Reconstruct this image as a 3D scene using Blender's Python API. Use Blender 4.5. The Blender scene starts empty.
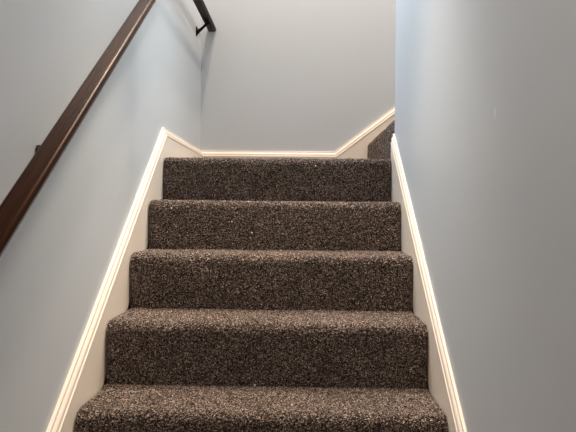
import bpy, math, random
import numpy as np
from mathutils import Matrix, Vector

S = 0.96                      # metres per flight width
T, R = 0.2495 * S, 0.1946 * S  # run and rise of the stairs
TAN = R / T
AL, AR = 0.525 * S, 0.5185 * S  # distance of left / right wall from the centre line
B = 2.0844 * S                 # back wall
HW = 0.5 * S                   # half width of the carpet
WE = 1.030 * S                 # where the right wall ends
NS = 5
LZ = NS * R                    # landing height
col = bpy.context.scene.collection
rng = np.random.default_rng(7)
random.seed(7)


# ------------------------------------------------------------------ helpers
def mesh(name, verts, faces, mat=None, parent=None, smooth=False, loc=None):
    me = bpy.data.meshes.new(name)
    me.from_pydata([tuple(v) for v in verts], [], [tuple(f) for f in faces])
    me.validate()
    me.update()
    if smooth:
        me.polygons.foreach_set('use_smooth', [True] * len(me.polygons))
    o = bpy.data.objects.new(name, me)
    col.objects.link(o)
    if mat:
        me.materials.append(mat)
    if parent:
        o.parent = parent
    if loc:
        o.location = loc
    return o


def fix_normals(o):
    import bmesh
    bm = bmesh.new()
    bm.from_mesh(o.data)
    bmesh.ops.recalc_face_normals(bm, faces=bm.faces)
    bm.to_mesh(o.data)
    bm.free()
    return o


def empty(name, loc=(0, 0, 0)):
    e = bpy.data.objects.new(name, None)
    e.empty_display_size = 0.05
    e.location = loc
    col.objects.link(e)
    return e


def tag(o, label=None, cat=None, group=None, kind=None):
    for k, v in (('label', label), ('category', cat), ('group', group), ('kind', kind)):
        if v:
            o[k] = v
    return o


def box_geo(x0, x1, y0, y1, z0, z1, off=0):
    v = [(x, y, z) for x in (x0, x1) for y in (y0, y1) for z in (z0, z1)]
    f = [(0, 1, 3, 2), (4, 6, 7, 5), (0, 4, 5, 1), (2, 3, 7, 6), (0, 2, 6, 4), (1, 5, 7, 3)]
    return v, [tuple(i + off for i in q) for q in f]


def boxes(name, lst, mat):
    V, F = [], []
    for b in lst:
        v, f = box_geo(*b, off=len(V))
        V += v
        F += f
    return fix_normals(mesh(name, V, F, mat))


def sweep(rings, closed_caps=True):
    """rings: list of equally long closed loops -> verts, faces"""
    n = len(rings[0])
    V = [p for r in rings for p in r]
    F = []
    for i in range(len(rings) - 1):
        for j in range(n):
            k = (j + 1) % n
            F.append((i * n + j, i * n + k, (i + 1) * n + k, (i + 1) * n + j))
    if closed_caps:
        F.append(tuple(range(n))[::-1])
        F.append(tuple((len(rings) - 1) * n + j for j in range(n)))
    return V, F


# ------------------------------------------------------------------ materials
def new_mat(name):
    m = bpy.data.materials.new(name)
    m.use_nodes = True
    nt = m.node_tree
    b = nt.nodes['Principled BSDF']
    return m, nt, b


def nd(nt, kind, **kw):
    n = nt.nodes.new(kind)
    for k, v in kw.items():
        if k in n.inputs:
            n.inputs[k].default_value = v
        else:
            setattr(n, k, v)
    return n


def paint(name, color, rough=0.45, bump=0.06, spec=0.35, scuff=None):
    m, nt, b = new_mat(name)
    L = nt.links.new
    tc = nd(nt, 'ShaderNodeTexCoord')
    n1 = nd(nt, 'ShaderNodeTexNoise', Scale=260.0, Detail=3.0)
    n2 = nd(nt, 'ShaderNodeTexNoise', Scale=2.3, Detail=2.0)
    L(tc.outputs['Object'], n1.inputs['Vector'])
    L(tc.outputs['Object'], n2.inputs['Vector'])
    mx = nd(nt, 'ShaderNodeMix', data_type='RGBA')
    mx.inputs[6].default_value = (*[c * 0.985 for c in color], 1)
    mx.inputs[7].default_value = (*[min(1, c * 1.015) for c in color], 1)
    L(n2.outputs['Fac'], mx.inputs[0])
    out = mx.outputs[2]
    if scuff:
        # a little chipped scuff: an upright ellipse of paler plaster
        mp = nd(nt, 'ShaderNodeMapping')
        mp.inputs['Location'].default_value = scuff
        L(tc.outputs['Object'], mp.inputs['Vector'])
        sc = nd(nt, 'ShaderNodeVectorMath', operation='MULTIPLY')
        sc.inputs[1].default_value = (0.0, 190.0, 60.0)
        L(mp.outputs['Vector'], sc.inputs[0])
        ln = nd(nt, 'ShaderNodeVectorMath', operation='LENGTH')
        L(sc.outputs['Vector'], ln.inputs[0])
        rp = nd(nt, 'ShaderNodeMapRange')
        rp.inputs[1].default_value = 1.0
        rp.inputs[2].default_value = 0.4
        L(ln.outputs['Value'], rp.inputs[0])
        m2 = nd(nt, 'ShaderNodeMix', data_type='RGBA')
        m2.inputs[7].default_value = (0.72, 0.72, 0.68, 1)
        L(rp.outputs[0], m2.inputs[0])
        L(out, m2.inputs[6])
        out = m2.outputs[2]
    L(out, b.inputs['Base Color'])
    bp = nd(nt, 'ShaderNodeBump', Strength=bump, Distance=0.002)
    L(n1.outputs['Fac'], bp.inputs['Height'])
    L(bp.outputs['Normal'], b.inputs['Normal'])
    b.inputs['Roughness'].default_value = rough
    b.inputs['Specular IOR Level'].default_value = spec
    return m


def carpet_material():
    m, nt, b = new_mat('loop_pile_carpet')
    L = nt.links.new
    tc = nd(nt, 'ShaderNodeTexCoord')
    n1 = nd(nt, 'ShaderNodeTexNoise', Scale=470.0, Detail=1.0, Roughness=0.5)
    L(tc.outputs['Object'], n1.inputs['Vector'])
    vo = nd(nt, 'ShaderNodeTexVoronoi', Scale=370.0)
    L(tc.outputs['Object'], vo.inputs['Vector'])
    big = nd(nt, 'ShaderNodeTexNoise', Scale=9.0, Detail=3.0)
    L(tc.outputs['Object'], big.inputs['Vector'])
    r1 = nd(nt, 'ShaderNodeValToRGB')
    e = r1.color_ramp.elements
    e[0].position = 0.3
    e[0].color = (*CARPET_DARK, 1)
    e[1].position = 0.72
    e[1].color = (*CARPET_LIGHT, 1)
    mid = e.new(0.5)
    mid.color = (*CARPET_MID, 1)
    L(n1.outputs['Fac'], r1.inputs['Fac'])
    # random yarn colour per loop
    sep = nd(nt, 'ShaderNodeSeparateColor')
    L(vo.outputs['Color'], sep.inputs[0])
    r2 = nd(nt, 'ShaderNodeMapRange')
    r2.inputs[3].default_value = 0.16
    r2.inputs[4].default_value = 3.5
    pw = nd(nt, 'ShaderNodeMath', operation='POWER')
    pw.inputs[1].default_value = 3.0
    L(sep.outputs[0], pw.inputs[0])
    L(pw.outputs[0], r2.inputs[0])
    r3 = nd(nt, 'ShaderNodeMapRange')
    r3.inputs[1].default_value = 0.3
    r3.inputs[2].default_value = 0.7
    r3.inputs[3].default_value = 0.9
    r3.inputs[4].default_value = 1.1
    L(big.outputs['Fac'], r3.inputs[0])
    mu = nd(nt, 'ShaderNodeMath', operation='MULTIPLY')
    L(r2.outputs[0], mu.inputs[0])
    L(r3.outputs[0], mu.inputs[1])
    vm = nd(nt, 'ShaderNodeVectorMath', operation='SCALE')
    L(r1.outputs['Color'], vm.inputs[0])
    L(mu.outputs[0], vm.inputs['Scale'])
    L(vm.outputs[0], b.inputs['Base Color'])
    bp = nd(nt, 'ShaderNodeBump', Strength=0.6, Distance=0.003)
    L(n1.outputs['Fac'], bp.inputs['Height'])
    L(bp.outputs['Normal'], b.inputs['Normal'])
    b.inputs['Roughness'].default_value = 1.0
    b.inputs['Specular IOR Level'].default_value = 0.05
    b.inputs['Sheen Weight'].default_value = 0.12
    b.inputs['Sheen Roughness'].default_value = 0.5
    b.inputs['Sheen Tint'].default_value = (0.9, 0.8, 0.7, 1)
    return m


def wood_material():
    m, nt, b = new_mat('dark_stained_wood')
    L = nt.links.new
    tc = nd(nt, 'ShaderNodeTexCoord')
    mp = nd(nt, 'ShaderNodeMapping')
    mp.inputs['Scale'].default_value = (90, 3.0, 3.0)
    L(tc.outputs['Object'], mp.inputs['Vector'])
    n = nd(nt, 'ShaderNodeTexNoise', Scale=1.6, Detail=5.0, Roughness=0.65)
    L(mp.outputs['Vector'], n.inputs['Vector'])
    r = nd(nt, 'ShaderNodeValToRGB')
    r.color_ramp.elements[0].position = 0.35
    r.color_ramp.elements[0].color = (0.012, 0.006, 0.004, 1)
    r.color_ramp.elements[1].position = 0.7
    r.color_ramp.elements[1].color = (0.040, 0.014, 0.006, 1)
    L(n.outputs['Fac'], r.inputs['Fac'])
    L(r.outputs['Color'], b.inputs['Base Color'])
    b.inputs['Roughness'].default_value = 0.26
    b.inputs['Specular IOR Level'].default_value = 0.05
    b.inputs['Specular Tint'].default_value = (1.0, 0.62, 0.36, 1)
    return m


def simple(name, color, rough=0.5, metal=0.0):
    m, nt, b = new_mat(name)
    n = nd(nt, 'ShaderNodeTexNoise', Scale=60.0)
    tc = nd(nt, 'ShaderNodeTexCoord')
    nt.links.new(tc.outputs['Object'], n.inputs['Vector'])
    mr = nd(nt, 'ShaderNodeMapRange')
    mr.inputs[3].default_value = rough - 0.06
    mr.inputs[4].default_value = rough + 0.06
    nt.links.new(n.outputs['Fac'], mr.inputs[0])
    nt.links.new(mr.outputs[0], b.inputs['Roughness'])
    b.inputs['Base Color'].default_value = (*color, 1)
    b.inputs['Metallic'].default_value = metal
    b.inputs['Specular IOR Level'].default_value = 0.1
    return m


CARPET_DARK = (0.018, 0.0135, 0.012)
CARPET_MID = (0.085, 0.066, 0.056)
CARPET_LIGHT = (0.30, 0.236, 0.196)
SC_Y, SC_Z = -0.2852 * S, 0.956 * S

M_WALL = paint('pale_blue_grey_paint', (0.52, 0.565, 0.60))
M_WALLR = paint('pale_blue_grey_paint_scuffed', (0.52, 0.565, 0.60), scuff=(0, -SC_Y, -SC_Z))
M_TRIM = paint('white_gloss_trim_paint', (0.83, 0.745, 0.64), rough=0.35, bump=0.02, spec=0.5)
M_CEIL = paint('white_ceiling_paint', (0.75, 0.75, 0.74), rough=0.8, spec=0.1)
M_CARPET = carpet_material()
M_WOOD = wood_material()
M_IRON = simple('black_metal', (0.006, 0.005, 0.005), 0.7, 0.0)
M_LINT = simple('white_lint', (0.85, 0.84, 0.80), 0.9)

# ------------------------------------------------------------------ the room shell
TOP = 4.3
RTOP = 2.5
tag(boxes('wall_left', [(-AL - 0.12, -AL, -3.0, B + 0.12, -0.05, TOP)], M_WALL), kind='structure')
tag(boxes('wall_back', [(-AL, 3.2, B, B + 0.12, -0.05, TOP)], M_WALL), kind='structure')
tag(boxes('wall_right', [(AR, AR + 0.12, -3.0, WE, -0.05, RTOP), (AR + 0.12, 3.2, WE - 0.12, WE, -0.05, RTOP)], M_WALLR),
    kind='structure')
tag(boxes('floor', [(-AL, AR, -3.0, -0.004, -0.05, 0.0)], M_CARPET), kind='structure')

tag(boxes('wall_front', [(-AL, AR, -3.12, -3.0, -0.05, 2.5)], M_WALL), kind='structure')
tag(boxes('ceiling', [(-AL, AR, -3.0, 0.3, 2.4, 2.5)], M_CEIL), kind='structure')

# ------------------------------------------------------------------ baseboards
# moulding: (distance from the wall, distance below the top edge)
PROF = [(0, 0), (.0085, 0), (.0095, .0010), (.0098, .0030), (.0098, .0075), (.0092, .0086), (.0104, .0098), (.0135, .0125),
        (.0165, .0165), (.0176, .0215), (.0178, .0262), (.0171, .0272), (.0182, .0284), (.0203, .0300),
        (.0210, .0325), (.0210, .0362), (.0195, .0380), (.0195, .215), (0, .215)]
PROF = [(t * S, h * S) for t, h in PROF]


def skirt(name, path, to3, tmax, cut0=0, cut1=0, vert0=True, vert1=True):
    """path: (s, z) points of the top edge in the wall plane; to3(s, t, z) -> point; cut: mitre in plan"""
    k = tmax / (0.021 * S)
    rings = []
    n = len(path)
    dirs = []
    for i in range(n - 1):
        d = Vector((path[i + 1][0] - path[i][0], path[i + 1][1] - path[i][1])).normalized()
        dirs.append(d)
    for i, (s, z) in enumerate(path):
        if i == 0:
            m = Vector((0, -1)); c = 1 / max(0.3, dirs[0].x)
        elif i == n - 1:
            m = Vector((0, -1)); c = 1 / max(0.3, dirs[-1].x)
        else:
            n0 = Vector((dirs[i - 1].y, -dirs[i - 1].x))
            n1 = Vector((dirs[i].y, -dirs[i].x))
            m = (n0 + n1).normalized()
            c = 1 / m.dot(n0)
        ring = []
        for t, h in PROF:
            t *= k
            p = Vector((s, z)) + m * (h * c)
            ss = p.x + (cut0 * t if i == 0 else 0) + (cut1 * t if i == n - 1 else 0)
            ring.append(to3(ss, t, p.y))
        rings.append(ring)
    V, F = sweep(rings)
    o = fix_normals(mesh(name, V, F, M_TRIM))
    return tag(o, kind='structure')


ZB = 1.1125 * S
H0 = 0.0885 * S                 # top of the sloped boards above the nosing line


def nose(y):
    return R + TAN * y


yk = (ZB - R - H0) / TAN
y0 = -0.345 * S
skirt('baseboard_left', [(y0, nose(y0) + H0), (yk, ZB), (B, ZB)],
      lambda s, t, z: (-AL + t, s, z), 0.021 * S, cut1=-1)
xk = 0.316 * S
skirt('baseboard_back', [(-AL, ZB), (xk, ZB), (xk + 1.3, ZB + 1.3 * 0.757)],
      lambda s, t, z: (s, B - t, z), 0.021 * S, cut0=1)
H1 = 0.0885 * S
skirt('baseboard_right', [(y0, nose(y0) + H1), (WE, nose(WE) + H1)],
      lambda s, t, z: (AR - t, s, z), 0.0165 * S)


# ------------------------------------------------------------------ carpeted stairs
def profile(y0, z0, y1, z1, r, step=0.004, bulge=0.004):
    """front and top of one carpeted step: (y, z, ny, nz) from riser foot to the back of the tread"""
    pts = []
    n = max(3, int((z1 - r - z0) / step))
    for i in range(n):
        u = i / n
        pts.append((y0 + bulge * (1 - u) ** 2 * 0.6, z0 + (z1 - r - z0) * u, -1, 0))
    m = max(6, int(r * math.pi / 2 / step) + 1)
    for i in range(m + 1):
        a = math.pi / 2 * i / m
        pts.append((y0 + r - r * math.cos(a), z1 - r + r * math.sin(a), -math.cos(a), math.sin(a)))
    n = max(3, int((y1 - y0 - r) / step))
    for i in range(1, n + 1):
        u = i / n
        pts.append((y0 + r + (y1 - y0 - r) * u, z1, 0, 1))
    return pts


def step_mesh(name, parent, half0, half1, y0, z0, y1, z1, zb, r=0.029, swap=None, pile=0.0012, gap=0.0):
    pr = profile(y0, z0, y1, z1, r)
    nx = int((half1 - half0) / 0.004)
    xs = np.linspace(half0, half1, nx + 1)
    P = np.array(pr)
    k = len(pr)
    inset = np.zeros(nx + 1)
    for i, d in enumerate((0.0022, 0.0006)):
        inset[i] = d
        inset[-1 - i] = d
    jit = rng.normal(0, pile, (k, nx + 1))
    # slow undulation of the pile
    sl = np.zeros((k, nx + 1))
    for _ in range(7):
        fx, fy, ph = rng.uniform(4, 26), rng.uniform(0.02, 0.2), rng.uniform(0, 6.28)
        sl += np.sin(xs[None, :] * fx + np.arange(k)[:, None] * fy + ph) * 0.0004
    D = jit + sl - inset[None, :]
    xx = xs[None, :] + rng.normal(0, 0.0004, (k, nx + 1))
    Y = P[:, 0:1] + P[:, 2:3] * D
    Z = P[:, 1:2] + P[:, 3:4] * D
    Z = np.maximum(Z, z0 + 0.0)
    V = np.stack([np.broadcast_to(xx, Y.shape), Y, Z], -1).reshape(-1, 3)
    F = []
    w = nx + 1
    for i in range(k - 1):
        a = i * w
        for j in range(nx):
            F.append((a + j, a + j + 1, a + w + j + 1, a + w + j))
    V = V.tolist()
    # underside corners
    b0 = len(V)
    V += [(half0, y1, zb), (half1, y1, zb), (half0, y0 + 0.003, zb), (half1, y0 + 0.003, zb)]
    F.append(tuple([i * w for i in range(k)] + [b0, b0 + 2]))
    F.append(tuple([i * w + nx for i in range(k)][::-1] + [b0 + 3, b0 + 1]))
    F.append(tuple([(k - 1) * w + j for j in range(w)][::-1] + [b0, b0 + 1]))
    F.append(tuple([j for j in range(w)] + [b0 + 3, b0 + 2]))
    F.append((b0, b0 + 2, b0 + 3, b0 + 1))
    if swap:
        V = [swap(*v) for v in V]
    o = mesh(name, V, F, M_CARPET, parent, smooth=False)
    return o


stairs = tag(empty('staircase', (0, 0, 0)),
             'brown speckled carpeted staircase rising between the two side walls to the landing', 'stairs')
for k in range(1, NS):
    step_mesh('step', stairs, -HW, HW, (k - 1) * T, (k - 1) * R, k * T + 0.003, k * R, 0.0)
# the landing: top riser and nosing, then the level carpet out to the back wall
xl = -AL + 0.0215 * S
yb = B - 0.0225 * S
o = step_mesh('landing', stairs, -HW, HW, (NS - 1) * T, (NS - 1) * R, WE + 0.004, LZ, 0.0)
V, F = box_geo(xl, 0.5190 * S, WE + 0.004, yb, LZ - 0.12, LZ)
o = fix_normals(mesh('landing_floor', V, F, M_CARPET, stairs))

upper = tag(empty('staircase', (0.524 * S, (WE + yb) / 2, LZ)),
            'carpeted flight turning up to the right behind the right wall, only its first riser showing', 'stairs')
X1 = 0.5205 * S
for k in range(1, 4):
    o = step_mesh('step', upper, WE + 0.005, yb, X1 + (k - 1) * T, LZ + (k - 1) * R, X1 + k * T + 0.003, LZ + k * R,
                  LZ - 0.12 if k > 1 else LZ,
                  swap=lambda x, y, z: (y, x, z), r=0.03)
    fix_normals(o)
    o.matrix_parent_inverse = Matrix.Translation(upper.location).inverted()


# ------------------------------------------------------------------ handrail
RX = -0.4585 * S
RW = 0.0272 * S               # half width
RT = 0.026 * S                # thickness
RY = 1.026 * S                # where the slope turns level
RE = B - 0.001
TOPOFF = 0.891 * S            # top face above the nosing line


def rail_profile():
    """(x, n) closed loop, n = 0 on the top face, negative below"""
    pts = []

    def arc(cx, cn, r, a0, a1, n=6):
        for i in range(n + 1):
            a = math.radians(a0 + (a1 - a0) * i / n)
            pts.append((cx + r * math.cos(a), cn + r * math.sin(a)))
    r = 0.005 * S
    # right side: rounded top edge, quirk, lower band, chamfered foot
    r = 0.0115 * S
    arc(RW - r, -r, r, 90, 12, 9)
    r = 0.005 * S
    pts.append((RW - 0.0018 * S, -0.0108 * S))
    pts.append((RW - 0.0018 * S, -0.0118 * S))
    pts.append((RW - 0.0004 * S, -0.0134 * S))
    pts.append((RW - 0.0040 * S, -RT + 0.005 * S))
    pts.append((RW - 0.0065 * S, -RT))
    k = [(-x, n) for x, n in pts[::-1]]
    return pts + k


def rail_piece(name, parent, stations):
    """stations: (y, z_top, along direction for the shear-free section)"""
    pr = rail_profile()
    rings = []
    for y, z, m, c in stations:
        rings.append([(RX + x, y + m[0] * n * c, z + m[1] * n * c) for x, n in pr])
    V, F = sweep(rings)
    o = fix_normals(mesh(name, V, F, M_WOOD, parent))
    return o


rail_z = nose(RY) + TOPOFF
rail = tag(empty('handrail', (-AL, 0, 0)),
           'dark stained wooden handrail on black brackets along the left wall',
           'handrail')
ns = Vector((-math.sin(math.atan(TAN)), math.cos(math.atan(TAN))))
nl = Vector((0, 1))
mm = (ns + nl).normalized()
cm = 1 / mm.dot(nl)
yA = -1.15 * S
inv = Matrix.Translation(rail.location).inverted()
st = []
for i in range(15):
    y = yA + (RY - yA) * i / 14
    m, c = (mm, cm) if i == 14 else (ns, 1.0)
    st.append((y, nose(y) + TOPOFF, m, c))
o = rail_piece('sloped_rail', rail, st)
o.matrix_parent_inverse = inv
st = [(RY, rail_z, mm, cm)] + [(RY + (RE - RY) * i / 8, rail_z, nl, 1.0) for i in range(1, 8)]
st += [(RE - 0.002, rail_z, nl, 1.0)]
o = rail_piece('level_rail', rail, st)
# a slightly rounded end
pr = rail_profile()
o.matrix_parent_inverse = inv


def tube(path, radii, seg=14):
    rings = []
    for i, p in enumerate(path):
        a = path[max(0, i - 1)]
        b = path[min(len(path) - 1, i + 1)]
        d = (b - a).normalized()
        u = d.cross(Vector((0, 1, 0)))
        if u.length < 1e-3:
            u = d.cross(Vector((1, 0, 0)))
        u.normalize()
        w = d.cross(u)
        rings.append([p + (u * math.cos(q) + w * math.sin(q)) * radii[i]
                      for q in [2 * math.pi * j / seg for j in range(seg)]])
    return sweep(rings)


def bracket(y, ztop, slope, drop, hh):
    """arm from a wall plate up to the underside of the rail; ztop = underside of the rail at y"""
    pz = ztop - drop
    x0 = -AL
    path = [Vector((x0 + 0.004, y, pz)), Vector((x0 + 0.012, y, pz + 0.002)), Vector((x0 + 0.024, y, pz + 0.010)),
            Vector((x0 + 0.040, y, pz + 0.024)), Vector((x0 + 0.054, y, pz + 0.038)), Vector((RX - 0.002, y, ztop - 0.006)),
            Vector((RX, y, ztop + 0.001))]
    V, F = tube(path, [0.0190, 0.0125, 0.0086, 0.0074, 0.0074, 0.0085, 0.0100])
    # saddle strap under the rail
    sv, sf = box_geo(RX - 0.011, RX + 0.011, y - 0.028, y + 0.028, -0.004, 0.0, off=len(V))
    sv = [(a, b, ztop + slope * (b - y) + c) for a, b, c in sv]
    V = list(V) + sv
    F = list(F) + sf
    arm = fix_normals(mesh('bracket', V, F, M_IRON, rail))
    arm.matrix_parent_inverse = inv
    # domed oval wall plate
    rings = []
    for t, q in ((0.0, 1.0), (0.0035, 1.0), (0.006, 0.86), (0.0075, 0.55)):
        rings.append([(x0 + t, y + 0.015 * q * math.cos(a), pz + hh * q * math.sin(a))
                      for a in [2 * math.pi * j / 28 for j in range(28)]])
    V, F = sweep(rings)
    pl = fix_normals(mesh('wall_plate', V, F, M_IRON, arm))


bracket(-0.172 * S, nose(-0.172 * S) + TOPOFF - RT / math.cos(math.atan(TAN)), TAN, 0.042, 0.018)
bracket(1.90 * S, rail_z - RT, 0.0, 0.052, 0.028)


# ------------------------------------------------------------------ lint on the carpet
def lint(loc, size, label):
    k = []
    V, F = [], []
    import bmesh
    bm = bmesh.new()
    bmesh.ops.create_icosphere(bm, subdivisions=2, radius=1.0)
    for v in bm.verts:
        v.co *= 0.75 + random.random() * 0.5
        v.co = Vector((v.co.x * size * 0.5, v.co.y * size * 0.4, v.co.z * size * 0.6))
    me = bpy.data.meshes.new('lint_speck')
    bm.to_mesh(me)
    bm.free()
    me.materials.append(M_LINT)
    o = bpy.data.objects.new('lint_speck', me)
    o.location = loc
    col.objects.link(o)
    tag(o, label, 'lint', 'lint specks on the carpet')
    return o


LINT = [
    ((-0.4094, 3, 0.7478), 0.0062, 'white lint speck near the left end of the second riser from the top'),
    ((-0.1679, 3, 0.6962), 0.0046, 'middle one of three white lint specks across the second riser from the top'),
    ((-0.0879, 3, 0.6529), 0.0050, 'lowest and rightmost lint speck on the second riser from the top'),
    ((0.1687, 4, 0.9384), 0.0058, 'white lint speck high on the top riser, just right of the middle'),
    ((-0.0339, 1, 0.1985), 0.0060, 'pale lint speck in the crease behind the lowest visible tread'),
]
for (x, k, z), sz, lab in LINT:
    lint((x * S, k * T - 0.0030, z * S), sz, lab)

# ------------------------------------------------------------------ light
sc = bpy.context.scene
w = bpy.data.worlds.new('World')
sc.world = w
w.use_nodes = True
bg = w.node_tree.nodes['Background']
bg.inputs['Color'].default_value = (0.78, 0.88, 1.0, 1)
bg.inputs['Strength'].default_value = 0.02


def lamp(kind, name, loc, energy, color, target=None, **kw):
    d = bpy.data.lights.new(name, kind)
    d.energy = energy
    d.color = color
    for k, v in kw.items():
        setattr(d, k, v)
    o = bpy.data.objects.new(name, d)
    o.location = loc
    if target:
        o.rotation_euler = (Vector(target) - Vector(loc)).to_track_quat('-Z', 'Y').to_euler()
    col.objects.link(o)
    return o


lamp('AREA', 'upstairs_hall_light', (1.9, 1.5, 3.9), 36, (1.0, 0.96, 0.88), target=(-0.4, 1.2, 1.4), shape='DISK', size=0.15)
lamp('AREA', 'stairwell_light', (-0.02, 1.5, 4.1), 84, (1.0, 0.77, 0.58), target=(-0.02, 1.5, 0), shape='DISK', size=0.12)
lamp('AREA', 'rail_shadow_fill', (0.35, 1.35, 4.1), 46, (0.98, 0.86, 0.80), target=(0.3, 1.35, 0), shape='DISK', size=0.2)  # added fill that lightens the rail's shadow on the back wall
lamp('SPOT', 'left_wall_fill', (0.35, 0.6, 3.1), 72, (0.93, 1.0, 1.0), target=(-0.5, 0.7, 1.65),
     spot_size=math.radians(54), spot_blend=1.0, shadow_soft_size=0.35)  # invented spot to brighten the left wall, no known fixture
lamp('SPOT', 'right_wall_cool_fill', (-0.4, 0.95, 3.0), 142, (0.42, 0.68, 0.95), target=(0.5, 0.72, 1.5),
     spot_size=math.radians(54), spot_blend=1.0, shadow_soft_size=0.12)  # made-up cool spot that turns the far right wall bluish
lamp('SPOT', 'left_wall_second_fill', (0.4, 0.95, 3.0), 55, (1.0, 1.0, 0.97), target=(-0.5, 0.7, 1.4),
     spot_size=math.radians(60), spot_blend=1.0, shadow_soft_size=0.3)  # second made-up spot, also aimed at the left wall
lamp('SPOT', 'lower_hall_downlight', (0.14, 0.32, 2.36), 175, (1.0, 0.80, 0.60), target=(0.0, 0.16, 0),
     spot_size=math.radians(60), spot_blend=1.0, shadow_soft_size=0.12)
lamp('POINT', 'near_wall_warm_fill', (0.0, -2.0, 1.5), 28, (1.0, 0.80, 0.68), shadow_soft_size=0.12)  # unseen fill added behind the camera to warm near walls and risers

# ------------------------------------------------------------------ camera
cd = bpy.data.cameras.new('camera')
cam = bpy.data.objects.new('camera', cd)
col.objects.link(cam)
cd.sensor_width = 36.0
cd.lens = 575.83 / 576 * 36
cd.clip_start = 0.02
right = Vector((0.99977338, 0.01938428, 0.00879946))
up = Vector((-0.00898737, 0.00962781, 0.99991326))
fwd = Vector((-0.01929788, 0.99976575, -0.00979984))
M = Matrix((right, up, -fwd)).transposed().to_4x4()
M.translation = Vector((0.0987, -1.5359, 0.7425)) * S
cam.matrix_world = M
sc.camera = cam

sc.view_settings.view_transform = 'Standard'
sc.view_settings.look = 'None'
sc.view_settings.gamma = 1
sc.view_settings.exposure = 0.0
sc.view_settings.use_curve_mapping = False
